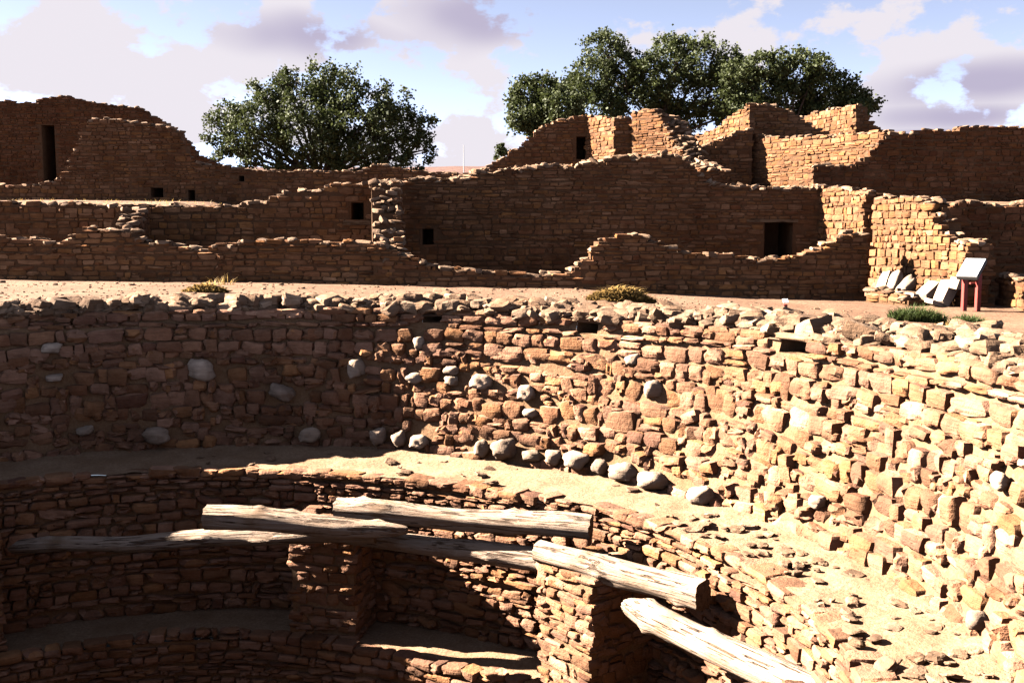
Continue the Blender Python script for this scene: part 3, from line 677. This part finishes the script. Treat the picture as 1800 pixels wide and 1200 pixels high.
# inner wall, lower bench, floor
inner = empty('inner_kiva_wall', (KC_X, KC_Y, ZL), 'lower inner kiva wall of flat tan stones below the earth ledge, behind the logs', 'wall')
shell('mortar_core', inner, lambda th, z: r_edge(th) + 0.06, lambda th: ZL - 0.1, lambda th: ZB - 0.05, M_MUD, 30)
st3 = []
def ring_stones(out, rf, zlo, zhi, hr, wr, coarse, lo=TH0, hi=D(140), Rr=5.7):
    for (s, z, w, h) in layout(rng, (hi - lo) * Rr, zlo, zhi, hr, wr, 0.014, 0.15):
        th = lo + s / Rr; T = Vector((-math.sin(th), math.cos(th), 0)); N = Vector((-math.cos(th), -math.sin(th), 0)); d = rng.uniform(0.18, 0.28)
        rb = rng.random() < coarse; Tm = T_RUBBLE if rb else T_BLOCK; a = 0.1 if rb else 0.04
        out.append((frame(pol(th, rf(th) - rng.uniform(0.0, 0.045) + d / 2, z), T, N, Vector((0, 0, 1)), (w * 1.04, d, h * 1.05), (rng.gauss(0, a), rng.gauss(0, a), rng.gauss(0, a))), Tm, rng.randrange(14), 'stone', math.sqrt(w * h)))
ring_stones(st3, r_edge, ZL, ZB - 0.1, (0.085, 0.165), (0.14, 0.34), 0.4)
s = 0
while s < (D(140) - TH0) * 5.7:
    w = rng.uniform(0.16, 0.38); th = TH0 + (s + w / 2) / 5.7; h = rng.uniform(0.06, 0.12); d = rng.uniform(0.22, 0.34)
    T = Vector((-math.sin(th), math.cos(th), 0)); N = Vector((-math.cos(th), -math.sin(th), 0))
    if rng.random() < 0.9:
        st3.append((frame(pol(th, r_edge(th) + d / 2 - rng.uniform(0.02, 0.06), ZB - 0.06 + rng.uniform(-0.015, 0.02)), T, N, Vector((0, 0, 1)), (w, d, h), (rng.gauss(0, 0.05), rng.gauss(0, 0.05), rng.gauss(0, 0.06))), T_BLOCK, rng.randrange(14), 'stone', math.sqrt(w * h)))
    s += w
emit(inner, st3, lambda n: M_KIVA, 300)
def r_low(th): return r_edge(th) - 0.95
v, f = [], []; na = 360
for j in range(6):
    for i in range(na):
        th = 2 * math.pi * i / na; r = r_low(th) + 0.03 + (r_edge(th) + 0.1 - r_low(th)) * j / 5; x, y = KC_X + r * math.cos(th), KC_Y + r * math.sin(th)
        v.append((x, y, ZL + 0.03 * noise.noise(Vector((x * 2.5, y * 2.5, 9)))))
for j in range(5):
    for i in range(na): k = (i + 1) % na; f.append((j * na + i, (j + 1) * na + i, (j + 1) * na + k, j * na + k))
tag(obj('lower_ledge', v, f, M_LEDGE, None, 0), kind='structure')
low = empty('kiva_bench', (KC_X, KC_Y, ZF), 'low stone faced bench ring at the bottom of the pit', 'bench')
shell('mortar_core', low, lambda th, z: r_low(th) + 0.05, lambda th: ZF - 0.1, lambda th: ZL - 0.04, M_MUD, 14, na=360)
st4 = []; ring_stones(st4, r_low, ZF, ZL - 0.0, (0.07, 0.13), (0.13, 0.32), 0.3, lo=D(30), hi=D(130), Rr=4.8)
emit(low, st4, lambda n: M_KIVA, 200)
v = [(KC_X, KC_Y, ZF)] + [(KC_X + 5.4 * math.cos(2 * math.pi * i / 96), KC_Y + 5.4 * math.sin(2 * math.pi * i / 96), ZF) for i in range(96)]
tag(obj('kiva_floor', v, [(0, 1 + i, 1 + (i + 1) % 96) for i in range(96)], M_LEDGE, None, 0), kind='structure')

# pilasters
def pilaster(label, th, width, depth, ztop, seed):
    rg = random.Random(seed); T = Vector((-math.sin(th), math.cos(th), 0)); N = Vector((-math.cos(th), -math.sin(th), 0))
    rf = r_edge(th) - depth; o = pol(th, rf, 0); base = pol(th, rf, ZL)
    root = empty('pilaster', base, label, 'pilaster', 'roof pilasters on the kiva bench')
    a, b = o - T * (width / 2 - 0.03) - N * 0.03, o + T * (width / 2 - 0.03) - N * 0.03
    v = []
    for z in (ZL - 0.05, ztop - 0.06):
        for q in (a, b, b - N * (depth + 0.1), a - N * (depth + 0.1)): v.append(Vector((q.x, q.y, z)))
    obj('mortar_core', v, box_faces(0), M_MUD, root, 20)
    st = []
    for (q0, tt, nn, LL) in ((o - T * width / 2, T, N, width), (o + T * width / 2, -N, T, depth), (o - T * width / 2 - N * depth, N, -T, depth)):
        for (s, z, w, h) in layout(rg, LL, ZL, ztop - 0.05, (0.09, 0.17), (0.14, 0.34), 0.012, 0.12):
            s = min(max(s, w * 0.42), LL - w * 0.42); d = rg.uniform(0.16, 0.24); p = q0 + tt * s + nn * (rg.uniform(-0.01, 0.025) - d / 2); p.z = z
            Tm = T_BLOCK if rg.random() < 0.75 else T_RUBBLE
            st.append((frame(p, tt, nn, Vector((0, 0, 1)), (w * 1.05, d, h * 1.05), (rg.gauss(0, 0.05), rg.gauss(0, 0.05), rg.gauss(0, 0.04))), Tm, rg.randrange(14), 'stone', math.sqrt(w * h)))
    for k in range(7):
        w = rg.uniform(0.2, 0.36); p = o + T * rg.uniform(-0.4, 0.4) * width - N * rg.uniform(0.08, depth); p.z = ztop - 0.03
        st.append((frame(p, T, N, Vector((0, 0, 1)), (w, w * 0.8, rg.uniform(0.06, 0.1)), (rg.gauss(0, 0.06), rg.gauss(0, 0.06), rg.uniform(-0.6, 0.6))), T_BLOCK, rg.randrange(14), 'capstone', w))
    emit(root, st, lambda n: M_KIVA, 300)
def th_of(px, Y):
    x = X(px, Y); return math.atan2(Y - KC_Y, x - KC_X)
ZP = -2.5
pilaster('shaded square pilaster under the two overlapping logs', D(78), 0.86, 0.72, ZP, 41)
pilaster('square pilaster with one sunlit face under the sloping logs', D(38.5), 0.86, 0.9, ZP, 42)
pilaster('dark pilaster lost in shadow under the long grey log', D(125), 0.7, 0.65, ZP, 43)
pilaster('pilaster at the right end of the thick pale log', D(2), 0.62, 0.62, ZP, 44)

# logs
def log(label, p0, p1, r0, r1, seed, sag=0.0, cut0=0.0, cut1=0.0, taper0=0.0, taper1=0.0):
    rg = random.Random(seed); A, B = Vector(p0), Vector(p1); ax = (B - A); L = ax.length; ax.normalize()
    R = ax.to_track_quat('X', 'Z').to_matrix(); NS, NL = 26, 54
    v, f = [], []; knots = [(rg.uniform(0.08, 0.92) * L, rg.uniform(0, 6.28), rg.uniform(0.15, 0.32)) for k in range(7)]
    for j in range(NL + 1):
        u = j / NL; x = u * L; r = r0 + (r1 - r0) * u
        if taper0 and x < taper0: r *= 0.35 + 0.65 * math.sqrt(x / taper0)
        if taper1 and L - x < taper1: r *= 0.3 + 0.7 * math.sqrt((L - x) / taper1)
        by = 0.06 * noise.noise(Vector((x * 0.8, seed, 0))); bz = 0.04 * noise.noise(Vector((x * 0.9, seed, 5))) - sag * math.sin(math.pi * u)
        for i in range(NS):
            a = 2 * math.pi * i / NS
            rr = r * (1 + 0.16 * noise.noise(Vector((x * 1.2, math.cos(a) * 1.3 + seed, math.sin(a) * 1.3))) + 0.11 * noise.noise(Vector((x * 1.0, math.cos(a) * 6 + seed, math.sin(a) * 6))))
            for (kx, ka, kr) in knots:
                d2 = ((x - kx) / 0.07) ** 2 + ((a - ka + math.pi) % 6.283 - math.pi) ** 2 / 0.14
                rr += r * kr * math.exp(-d2)
            xx = x + (cut0 * math.cos(a) * r if j == 0 else 0) + (cut1 * math.cos(a) * r if j == NL else 0) + (rg.uniform(-0.012, 0.012) if j in (0, NL) else 0)
            v.append((xx, by + rr * math.cos(a), bz + rr * math.sin(a)))
    for j in range(NL):
        for i in range(NS): k = (i + 1) % NS; f.append((j * NS + i, (j + 1) * NS + i, (j + 1) * NS + k, j * NS + k))
    me0 = bpy.data.meshes.new('log'); me0.from_pydata(v, [], f); finish(me0, 50)
    o = link('log', me0, M_LOG); o.matrix_world = Matrix.Translation(A) @ R.to_4x4()
    tag(o, label, 'log', 'cribbed roof logs lying on the pilasters')
    for j, s in ((0, -1), (NL, 1)):
        ring = [Vector(v[j * NS + i]) for i in range(NS)]; c = sum(ring, Vector()) / NS
        vv = ring + [c + (q - c) * 0.55 + Vector((s * 0.008, 0, 0)) for q in ring] + [c + Vector((s * 0.004, 0, 0))]
        ff = []
        for i in range(NS):
            k = (i + 1) % NS
            q = [(i, k, NS + k, NS + i), (NS + i, NS + k, 2 * NS)]
            ff.extend(q if s > 0 else [tuple(reversed(z)) for z in q])
        e = bpy.data.objects.new('cut_end', mesh('cut_end', vv, ff, 30)); e.data.materials.append(M_LOGEND); COL.objects.link(e); e.parent = o
log('dim grey log crossing the dark left of the pit', at(20, 962, 12.7), at(660, 933, 12.0), 0.085, 0.13, 51)
log('pale log with a thick left end and split pointed right end', at(362, 908, 11.7), at(716, 932, 11.5), 0.135, 0.12, 52, taper1=0.75)
log('pale log lying topmost with a sawn right end', at(592, 893, 12.0), at(1040, 929, 11.15), 0.115, 0.135, 53)
log('brown log under the topmost pale log', at(610, 940, 12.2), at(1070, 1000, 11.0), 0.10, 0.15, 54)
log('sloping pale log with a dark broken right end, behind the thickest log', at(948, 968, 11.05), at(1236, 1046, 9.75), 0.125, 0.15, 55)
log('thickest pale log running down past the sunlit pilaster', at(1098, 1062, 9.95), at(1500, 1252, 7.9), 0.125, 0.165, 56, taper0=0.35)

# ------------------------------------------------------------------ trees
def tree(label, lobes, Y, seed, leaves, base, leaf=0.155, name='cottonwood_tree', group='cottonwood trees behind the ruin'):
    rg = np.random.default_rng(seed); pr = random.Random(seed)
    root = empty(name, base, label, 'tree', group)
    C = []
    tot = sum(l[2] ** 2 for l in lobes)
    for (px, py, r) in lobes:
        yy = Y + pr.uniform(-1, 1) * r * Y / F * 0.7; c = at(px, py, yy); R = r * Y / F
        n = int(leaves * r * r / tot); nc = max(4, int(n / 55))
        d = rg.normal(size=(nc, 3)); d /= np.linalg.norm(d, axis=1)[:, None]
        rad = R * rg.uniform(0.35, 1.0, nc) ** 0.55
        cl = np.array(c) + d * rad[:, None] * np.array([1, 1, 0.92])
        C.append((cl, R))
    P = []
    for cl, R in C:
        k = 55; off = rg.normal(size=(len(cl), k, 3)) * (0.13 + 0.09 * rg.random((len(cl), 1, 1))) * min(1.15, 0.45 + R * 0.4)
        P.append((cl[:, None, :] + off).reshape(-1, 3))
    P = np.concatenate(P); n = len(P)
    a = rg.normal(size=(n, 3)); a /= np.linalg.norm(a, axis=1)[:, None]
    b = rg.normal(size=(n, 3)); b -= (b * a).sum(1)[:, None] * a; b /= np.linalg.norm(b, axis=1)[:, None]
    sz = leaf * rg.uniform(0.6, 1.25, n)[:, None]
    V = np.stack([P - a * sz * 0.55, P + b * sz * 0.42, P + a * sz * 0.6, P - b * sz * 0.42], 1).reshape(-1, 3).astype(np.float32)
    me = bpy.data.meshes.new('crown'); me.vertices.add(len(V)); me.vertices.foreach_set('co', V.ravel())
    me.loops.add(len(V)); me.loops.foreach_set('vertex_index', np.arange(len(V), dtype=np.int32))
    me.polygons.add(n); me.polygons.foreach_set('loop_start', np.arange(0, 4 * n, 4, dtype=np.int32)); me.polygons.foreach_set('loop_total', np.full(n, 4, np.int32))
    me.update(); link('crown', me, M_LEAF, root)
    # trunk and limbs
    v, f = [], []
    def tube(p, q, r0, r1, seg=7):
        p, q = Vector(p), Vector(q); ax = (q - p).normalized(); u = ax.orthogonal().normalized(); w = ax.cross(u); m = 6
        mid = (p + q) / 2 + Vector((pr.uniform(-1, 1), pr.uniform(-1, 1), pr.uniform(0, 0.6))) * (q - p).length * 0.1
        n0 = len(v)
        for j in range(m + 1):
            t_ = j / m; c = p * (1 - t_) ** 2 + mid * 2 * t_ * (1 - t_) + q * t_ * t_; r = r0 + (r1 - r0) * t_
            for i in range(seg): a_ = 6.2832 * i / seg; v.append(c + (u * math.cos(a_) + w * math.sin(a_)) * r)
        for j in range(m):
            for i in range(seg): k = (i + 1) % seg; f.append((n0 + j * seg + i, n0 + j * seg + k, n0 + (j + 1) * seg + k, n0 + (j + 1) * seg + i))
    size = math.sqrt(tot) * Y / F
    cx = sum(l[0] * l[2] for l in lobes) / sum(l[2] for l in lobes); low_row = max(l[1] for l in lobes) + 10
    fork = at(cx, low_row + 20, Y); fork.z = max(fork.z, base[2] + 0.8)
    tube(base, fork, size * 0.05, size * 0.038, 9)
    for (px, py, r) in lobes:
        c = at(px, py, Y); tube(fork + Vector((pr.uniform(-0.1, 0.1), 0, 0)), c, size * 0.018, size * 0.006)
        for k in range(4): tube(c + (fork - c) * 0.25, c + Vector((pr.uniform(-1, 1), pr.uniform(-1, 1), pr.uniform(-0.3, 1))) * r * Y / F * 0.8, size * 0.006, size * 0.002, 5)
    obj('trunk', v, f, M_TRUNK, root, 0)
tree('broad dark green cottonwood standing alone beyond the low rear wall', [(385, 228, 30), (415, 215, 38), (400, 262, 34), (450, 225, 55), (475, 165, 38), (503, 135, 24), (520, 175, 50), (565, 145, 38), (600, 165, 50), (540, 225, 70), (625, 225, 70), (685, 180, 36), (690, 230, 55), (735, 225, 36), (752, 262, 24), (470, 262, 45), (600, 262, 50), (690, 270, 40), (425, 282, 26), (510, 288, 30), (575, 290, 30), (650, 292, 30), (725, 288, 22)], 58, 61, 40000, (at(570, 300, 58).x, 58, 0.6))
tree('smaller pale green cottonwood at the left edge of the tall tree group', [(925, 172, 34), (912, 210, 26), (960, 160, 32), (985, 195, 42), (940, 215, 32), (1000, 225, 35)], 54, 62, 15000, (at(965, 240, 54).x, 54, 0.6))
tree('tallest dense cottonwood rising above the upper ruin', [(1062, 92, 40), (1040, 140, 46), (1085, 140, 50), (1110, 120, 34), (1150, 135, 46), (1180, 100, 42), (1195, 85, 26), (1240, 110, 48), (1275, 105, 30), (1120, 190, 56), (1200, 175, 66), (1265, 165, 50), (1060, 195, 46), (1180, 215, 50), (1012, 165, 36), (1300, 150, 40), (1300, 195, 46)], 60, 63, 40000, (at(1160, 240, 60).x, 60, 0.6))
tree('spreading cottonwood at the right end of the tall tree group', [(1335, 115, 26), (1330, 160, 48), (1370, 120, 30), (1400, 130, 44), (1440, 118, 28), (1385, 180, 56), (1450, 165, 48), (1490, 160, 34), (1525, 180, 24), (1500, 198, 36), (1440, 205, 46), (1320, 205, 45), (1300, 130, 30), (1295, 175, 40)], 57, 64, 30000, (at(1400, 240, 57).x, 57, 0.6))
tree('tiny distant tree beside the foot of the stair topped wall', [(882, 262, 10), (890, 268, 9), (878, 272, 9)], 90, 65, 900, (at(884, 290, 90).x, 90, 0.0), leaf=0.2, name='small_tree', group=None)
# thin mast on the skyline
p = at(815, 262, 190); z0 = ground(p.x, 190) - 0.3; zt = at(815, 255, 190).z
v, f = [], []
for (z, r) in ((z0, 0.16), (zt, 0.06)):
    for i in range(8): v.append((p.x + r * math.cos(i * 0.785), 190 + r * math.sin(i * 0.785), z))
for i in range(8): f.append((i, (i + 1) % 8, 8 + (i + 1) % 8, 8 + i))
f.append(tuple(range(8, 16)))
tag(obj('radio_mast', v, f, M_GREY, None), 'thin grey mast standing on the skyline between the trees', 'mast')

# ------------------------------------------------------------------ sign, stake, slabs, plants
def boxat(parent, name, c, T, N, U, size, mat, bev=0.006):
    bm = bmesh.new(); bmesh.ops.create_cube(bm, size=1)
    for q in bm.verts: q.co = Vector((q.co.x * size[0], q.co.y * size[1], q.co.z * size[2]))
    bmesh.ops.bevel(bm, geom=bm.edges[:], offset=bev, segments=1, affect='EDGES')
    me = bpy.data.meshes.new(name); bm.to_mesh(me); bm.free(); finish(me, 25); me.materials.append(mat)
    o = bpy.data.objects.new(name, me); COL.objects.link(o); M = Matrix.Translation(c) @ Matrix((T, N, U)).transposed().to_4x4()
    if parent is not None: o.parent = parent; M = Matrix.Translation(-parent.location) @ M
    o.matrix_basis = M; return o
YS = 20.1; sb = at(1705, 545, YS); zg = ground(sb.x, sb.y)
sign = empty('information_sign', (sb.x, sb.y, zg), 'white angled information panel on two red posts beside the dark wall', 'sign')
Tx, Ny, Uz = Vector((0.985, 0.17, 0)), Vector((-0.17, 0.985, 0)), Vector((0, 0, 1))
for px, dy in ((1694, -0.02), (1718, 0.03)):
    q = at(px, 545, YS + dy); top = at(px, 484, YS).z
    boxat(sign, 'post', Vector((q.x, q.y, (zg - 0.06 + top) / 2)), Tx, Ny, Uz, (0.085, 0.085, top - zg + 0.12), M_RED)
q = at(1711, 498, YS + 0.08); boxat(sign, 'crossbar', q, Tx, Ny, Uz, (0.15, 0.05, 0.035), M_RED)
c = at(1707.5, 470, YS); tl = math.radians(33)
# the panel slopes up to the right rear: a parallelogram seen from the left front
pt = Vector((0.75, -0.66, 0)).normalized(); pn = Vector((0.66, 0.75, 0)); up = (pn * math.cos(tl) + Uz * math.sin(tl)).normalized(); nn = pt.cross(up)
boxat(sign, 'panel', c, pt, up, nn, (0.37, 0.58, 0.016), M_WHITE, 0.004)
boxat(sign, 'tray', c - nn * 0.045, pt, up, nn, (0.39, 0.60, 0.07), M_DARK, 0.006)
sk = at_z(1380, 549, -0.22); sk.z = ground(sk.x, sk.y)
stake = empty('trail_marker', sk, 'little red stake with a white number tag standing behind the kiva rim', 'marker')
hh = 0.30
boxat(stake, 'post', sk + Vector((0, 0, hh / 2 - 0.03)), Vector((1, 0, 0)), Vector((0, 1, 0)), Uz, (0.06, 0.05, hh), M_RED)
boxat(stake, 'tag', sk + Vector((0.0, -0.005, hh + 0.02)), Vector((1, 0, 0)), Vector((0, 0.8, 0.6)), Vector((0, -0.6, 0.8)), (0.085, 0.09, 0.012), M_WHITE, 0.003)
SL = [(1557, 497, 20, 42, 0.35, 'narrow upright slab'), (1573, 497, 18, 44, 0.5, 'tall rounded slab'), (1592, 503, 22, 42, 0.9, 'sloping rounded slab'), (1583, 522, 34, 20, 1.3, 'broad flat slab'), (1632, 513, 22, 38, 0.95, 'sloping grey slab'), (1661, 516, 24, 48, 0.55, 'large straight edged slab'), (1606, 524, 26, 16, 1.4, 'low dark slab'), (1682, 498, 16, 20, 0.4, 'small perched block'), (1645, 536, 40, 8, 1.5, 'thin flat slab')]
rg = random.Random(9)
for i, (px, py, w, h, lean, nm) in enumerate(SL):
    Yd = interp(px, [(1540, 22.9), (1600, 21.9), (1660, 21.1), (1700, 20.7)]) + (-0.25 if py > 518 else 0); p = at(px, py, Yd); sc_ = Yd / F
    o = bpy.data.objects.new('stone_slab', T_COB.me(i % 10, M_BOULD) if i in (1, 2) else T_SLAB.me(i, M_BOULD)); COL.objects.link(o)
    p.z = max(p.z, ground(p.x, p.y) + 0.06)
    R = Matrix.Rotation(lean, 4, 'Y') @ Matrix.Rotation(-0.35, 4, 'X') @ Matrix.Rotation(0.35, 4, 'Z')
    if h < 25: R = Matrix.Rotation(0.08 * (i - 4), 4, 'Y') @ Matrix.Rotation(0.3, 4, 'Z')
    o.matrix_basis = Matrix.Translation(p) @ R @ Matrix.Diagonal((w * sc_ * 0.95, 0.3, h * sc_ * 1.1, 1))
    tag(o, 'pale ' + nm + ' in the heap leaning at the foot of the bright wall', 'slab', 'slabs heaped at the wall foot')
def tuft(name, label, c, n, rad, hgt, mat, droop, seed, cat, group=None, wid=0.008, mound=0.0):
    rg = random.Random(seed); v, f = [], []
    for k in range(n):
        a = rg.uniform(0, 6.28); r = rad * math.sqrt(rg.random()); x = c[0] + r * math.cos(a) * 1.5; y = c[1] + r * math.sin(a) * 0.7; z = ground(x, y) - 0.01 + (mound * (1 - (r / rad) ** 2) * rg.random() ** 0.5 if mound else 0)
        h = hgt * rg.uniform(0.5, 1.1) * (1 - 0.5 * r / rad); a2 = rg.uniform(0, 6.28); ln = h * droop * rg.uniform(0.3, 1.2)
        d = Vector((math.cos(a2), math.sin(a2), 0)); s = Vector((-d.y, d.x, 0)) * wid * rg.uniform(0.6, 1.4)
        b = Vector((x, y, z)); m_ = b + d * ln * 0.35 + Vector((0, 0, h * 0.65)); e = b + d * ln + Vector((0, 0, h * (1.0 if droop < 1.5 else 0.75)))
        i = len(v); v.extend([b - s, b + s, m_ + s * 0.8, m_ - s * 0.8, e]); f.extend([(i, i + 1, i + 2, i + 3), (i + 3, i + 2, i + 4)])
    me = mesh(name, v, f, 0); o = link(name, me, mat); return tag(o, label, cat, group)
c = at_z(1612, 560, -0.4); tuft('grass_tuft', 'green grass tuft behind the rim stones, near the heaped slabs', c, 1300, 0.32, 0.34, M_GRASS, 0.9, 71, 'grass')
c = at_z(1700, 566, -0.4); tuft('grass_tuft', 'green and straw coloured tuft in front of the red posted sign', c, 600, 0.2, 0.26, M_GRASS, 0.9, 72, 'grass')
c = at_z(1672, 572, -0.35); tuft('dry_grass_clump', 'dry brown weeds between the two green tufts', c, 350, 0.3, 0.18, M_STRAW, 1.4, 73, 'grass')
c = at_z(1092, 522, -0.16); tuft('straw_heap', 'mounded heap of golden straw against the low wavy wall', c, 2600, 0.42, 0.16, M_STRAW, 2.2, 74, 'straw', None, 0.014, 0.2)
c = at_z(362, 512, -0.04); tuft('straw_heap', 'small straw clump on the earth at the shaded left of the rim', c, 1200, 0.28, 0.12, M_STRAW, 2.2, 75, 'straw', None, 0.014, 0.12)
c = at_z(392, 498, -0.04); tuft('dry_weed', 'thin dry weed growing against the low wall beside the small straw clump', (c[0], c[1] - 0.1, 0), 35, 0.18, 0.3, M_STRAW, 1.0, 76, 'weed')
# sparse dry grass on the raised ground behind the left walls and along the right terrace
v, f = [], []; rg = random.Random(77)
for k in range(2600):
    if k < 1500: x, y = rg.uniform(-17, -6), 27.3 + 9 * rg.random() ** 1.5
    else: x, y = rg.uniform(9.6, 13), 22.9 + 2.0 * rg.random() ** 2
    z = ground(x, y) - 0.01; h = rg.uniform(0.04, 0.12); a = rg.uniform(0, 6.28); d = Vector((math.cos(a), math.sin(a), 0)); s = Vector((-d.y, d.x, 0)) * 0.012; b = Vector((x, y, z)); i = len(v)
    v.extend([b - s, b + s, b + d * h * 0.6 + Vector((0, 0, h))]); f.append((i, i + 1, i + 2))
tag(link('dry_grass', mesh('dry_grass', v, f, 0), M_STRAW), 'sparse dry grass on the raised ground behind the ruined walls', 'grass', None, 'stuff')
# pebbles on the bare earth by the rim
v, f = [], []; st5 = []
peb = empty('loose_pebbles', (KC_X, KC_Y + 9, -0.1), 'scattered small stones on the bare earth behind the kiva rim', 'pebbles'); peb['kind'] = 'stuff'
for k in range(3600):
    th = rg.uniform(D(-5), D(150)); r = 7.8 + 7.5 * rg.random() ** 1.3; x, y = KC_X + r * math.cos(th), KC_Y + r * math.sin(th)
    if y > 21.8 or y < 1: continue
    w = rg.uniform(0.015, 0.06) * (2.2 if rg.random() < 0.06 else 1)
    st5.append((frame(Vector((x, y, ground(x, y) + w * 0.1)), Vector((1, 0, 0)), Vector((0, 1, 0)), Uz, (w, w * 0.8, w * 0.5), (0.1, 0.1, rg.uniform(0, 6))), T_FARR, rg.randrange(12), 'pebble', w))
emit(peb, st5, lambda n: M_CAP, 0, 'pebbles')
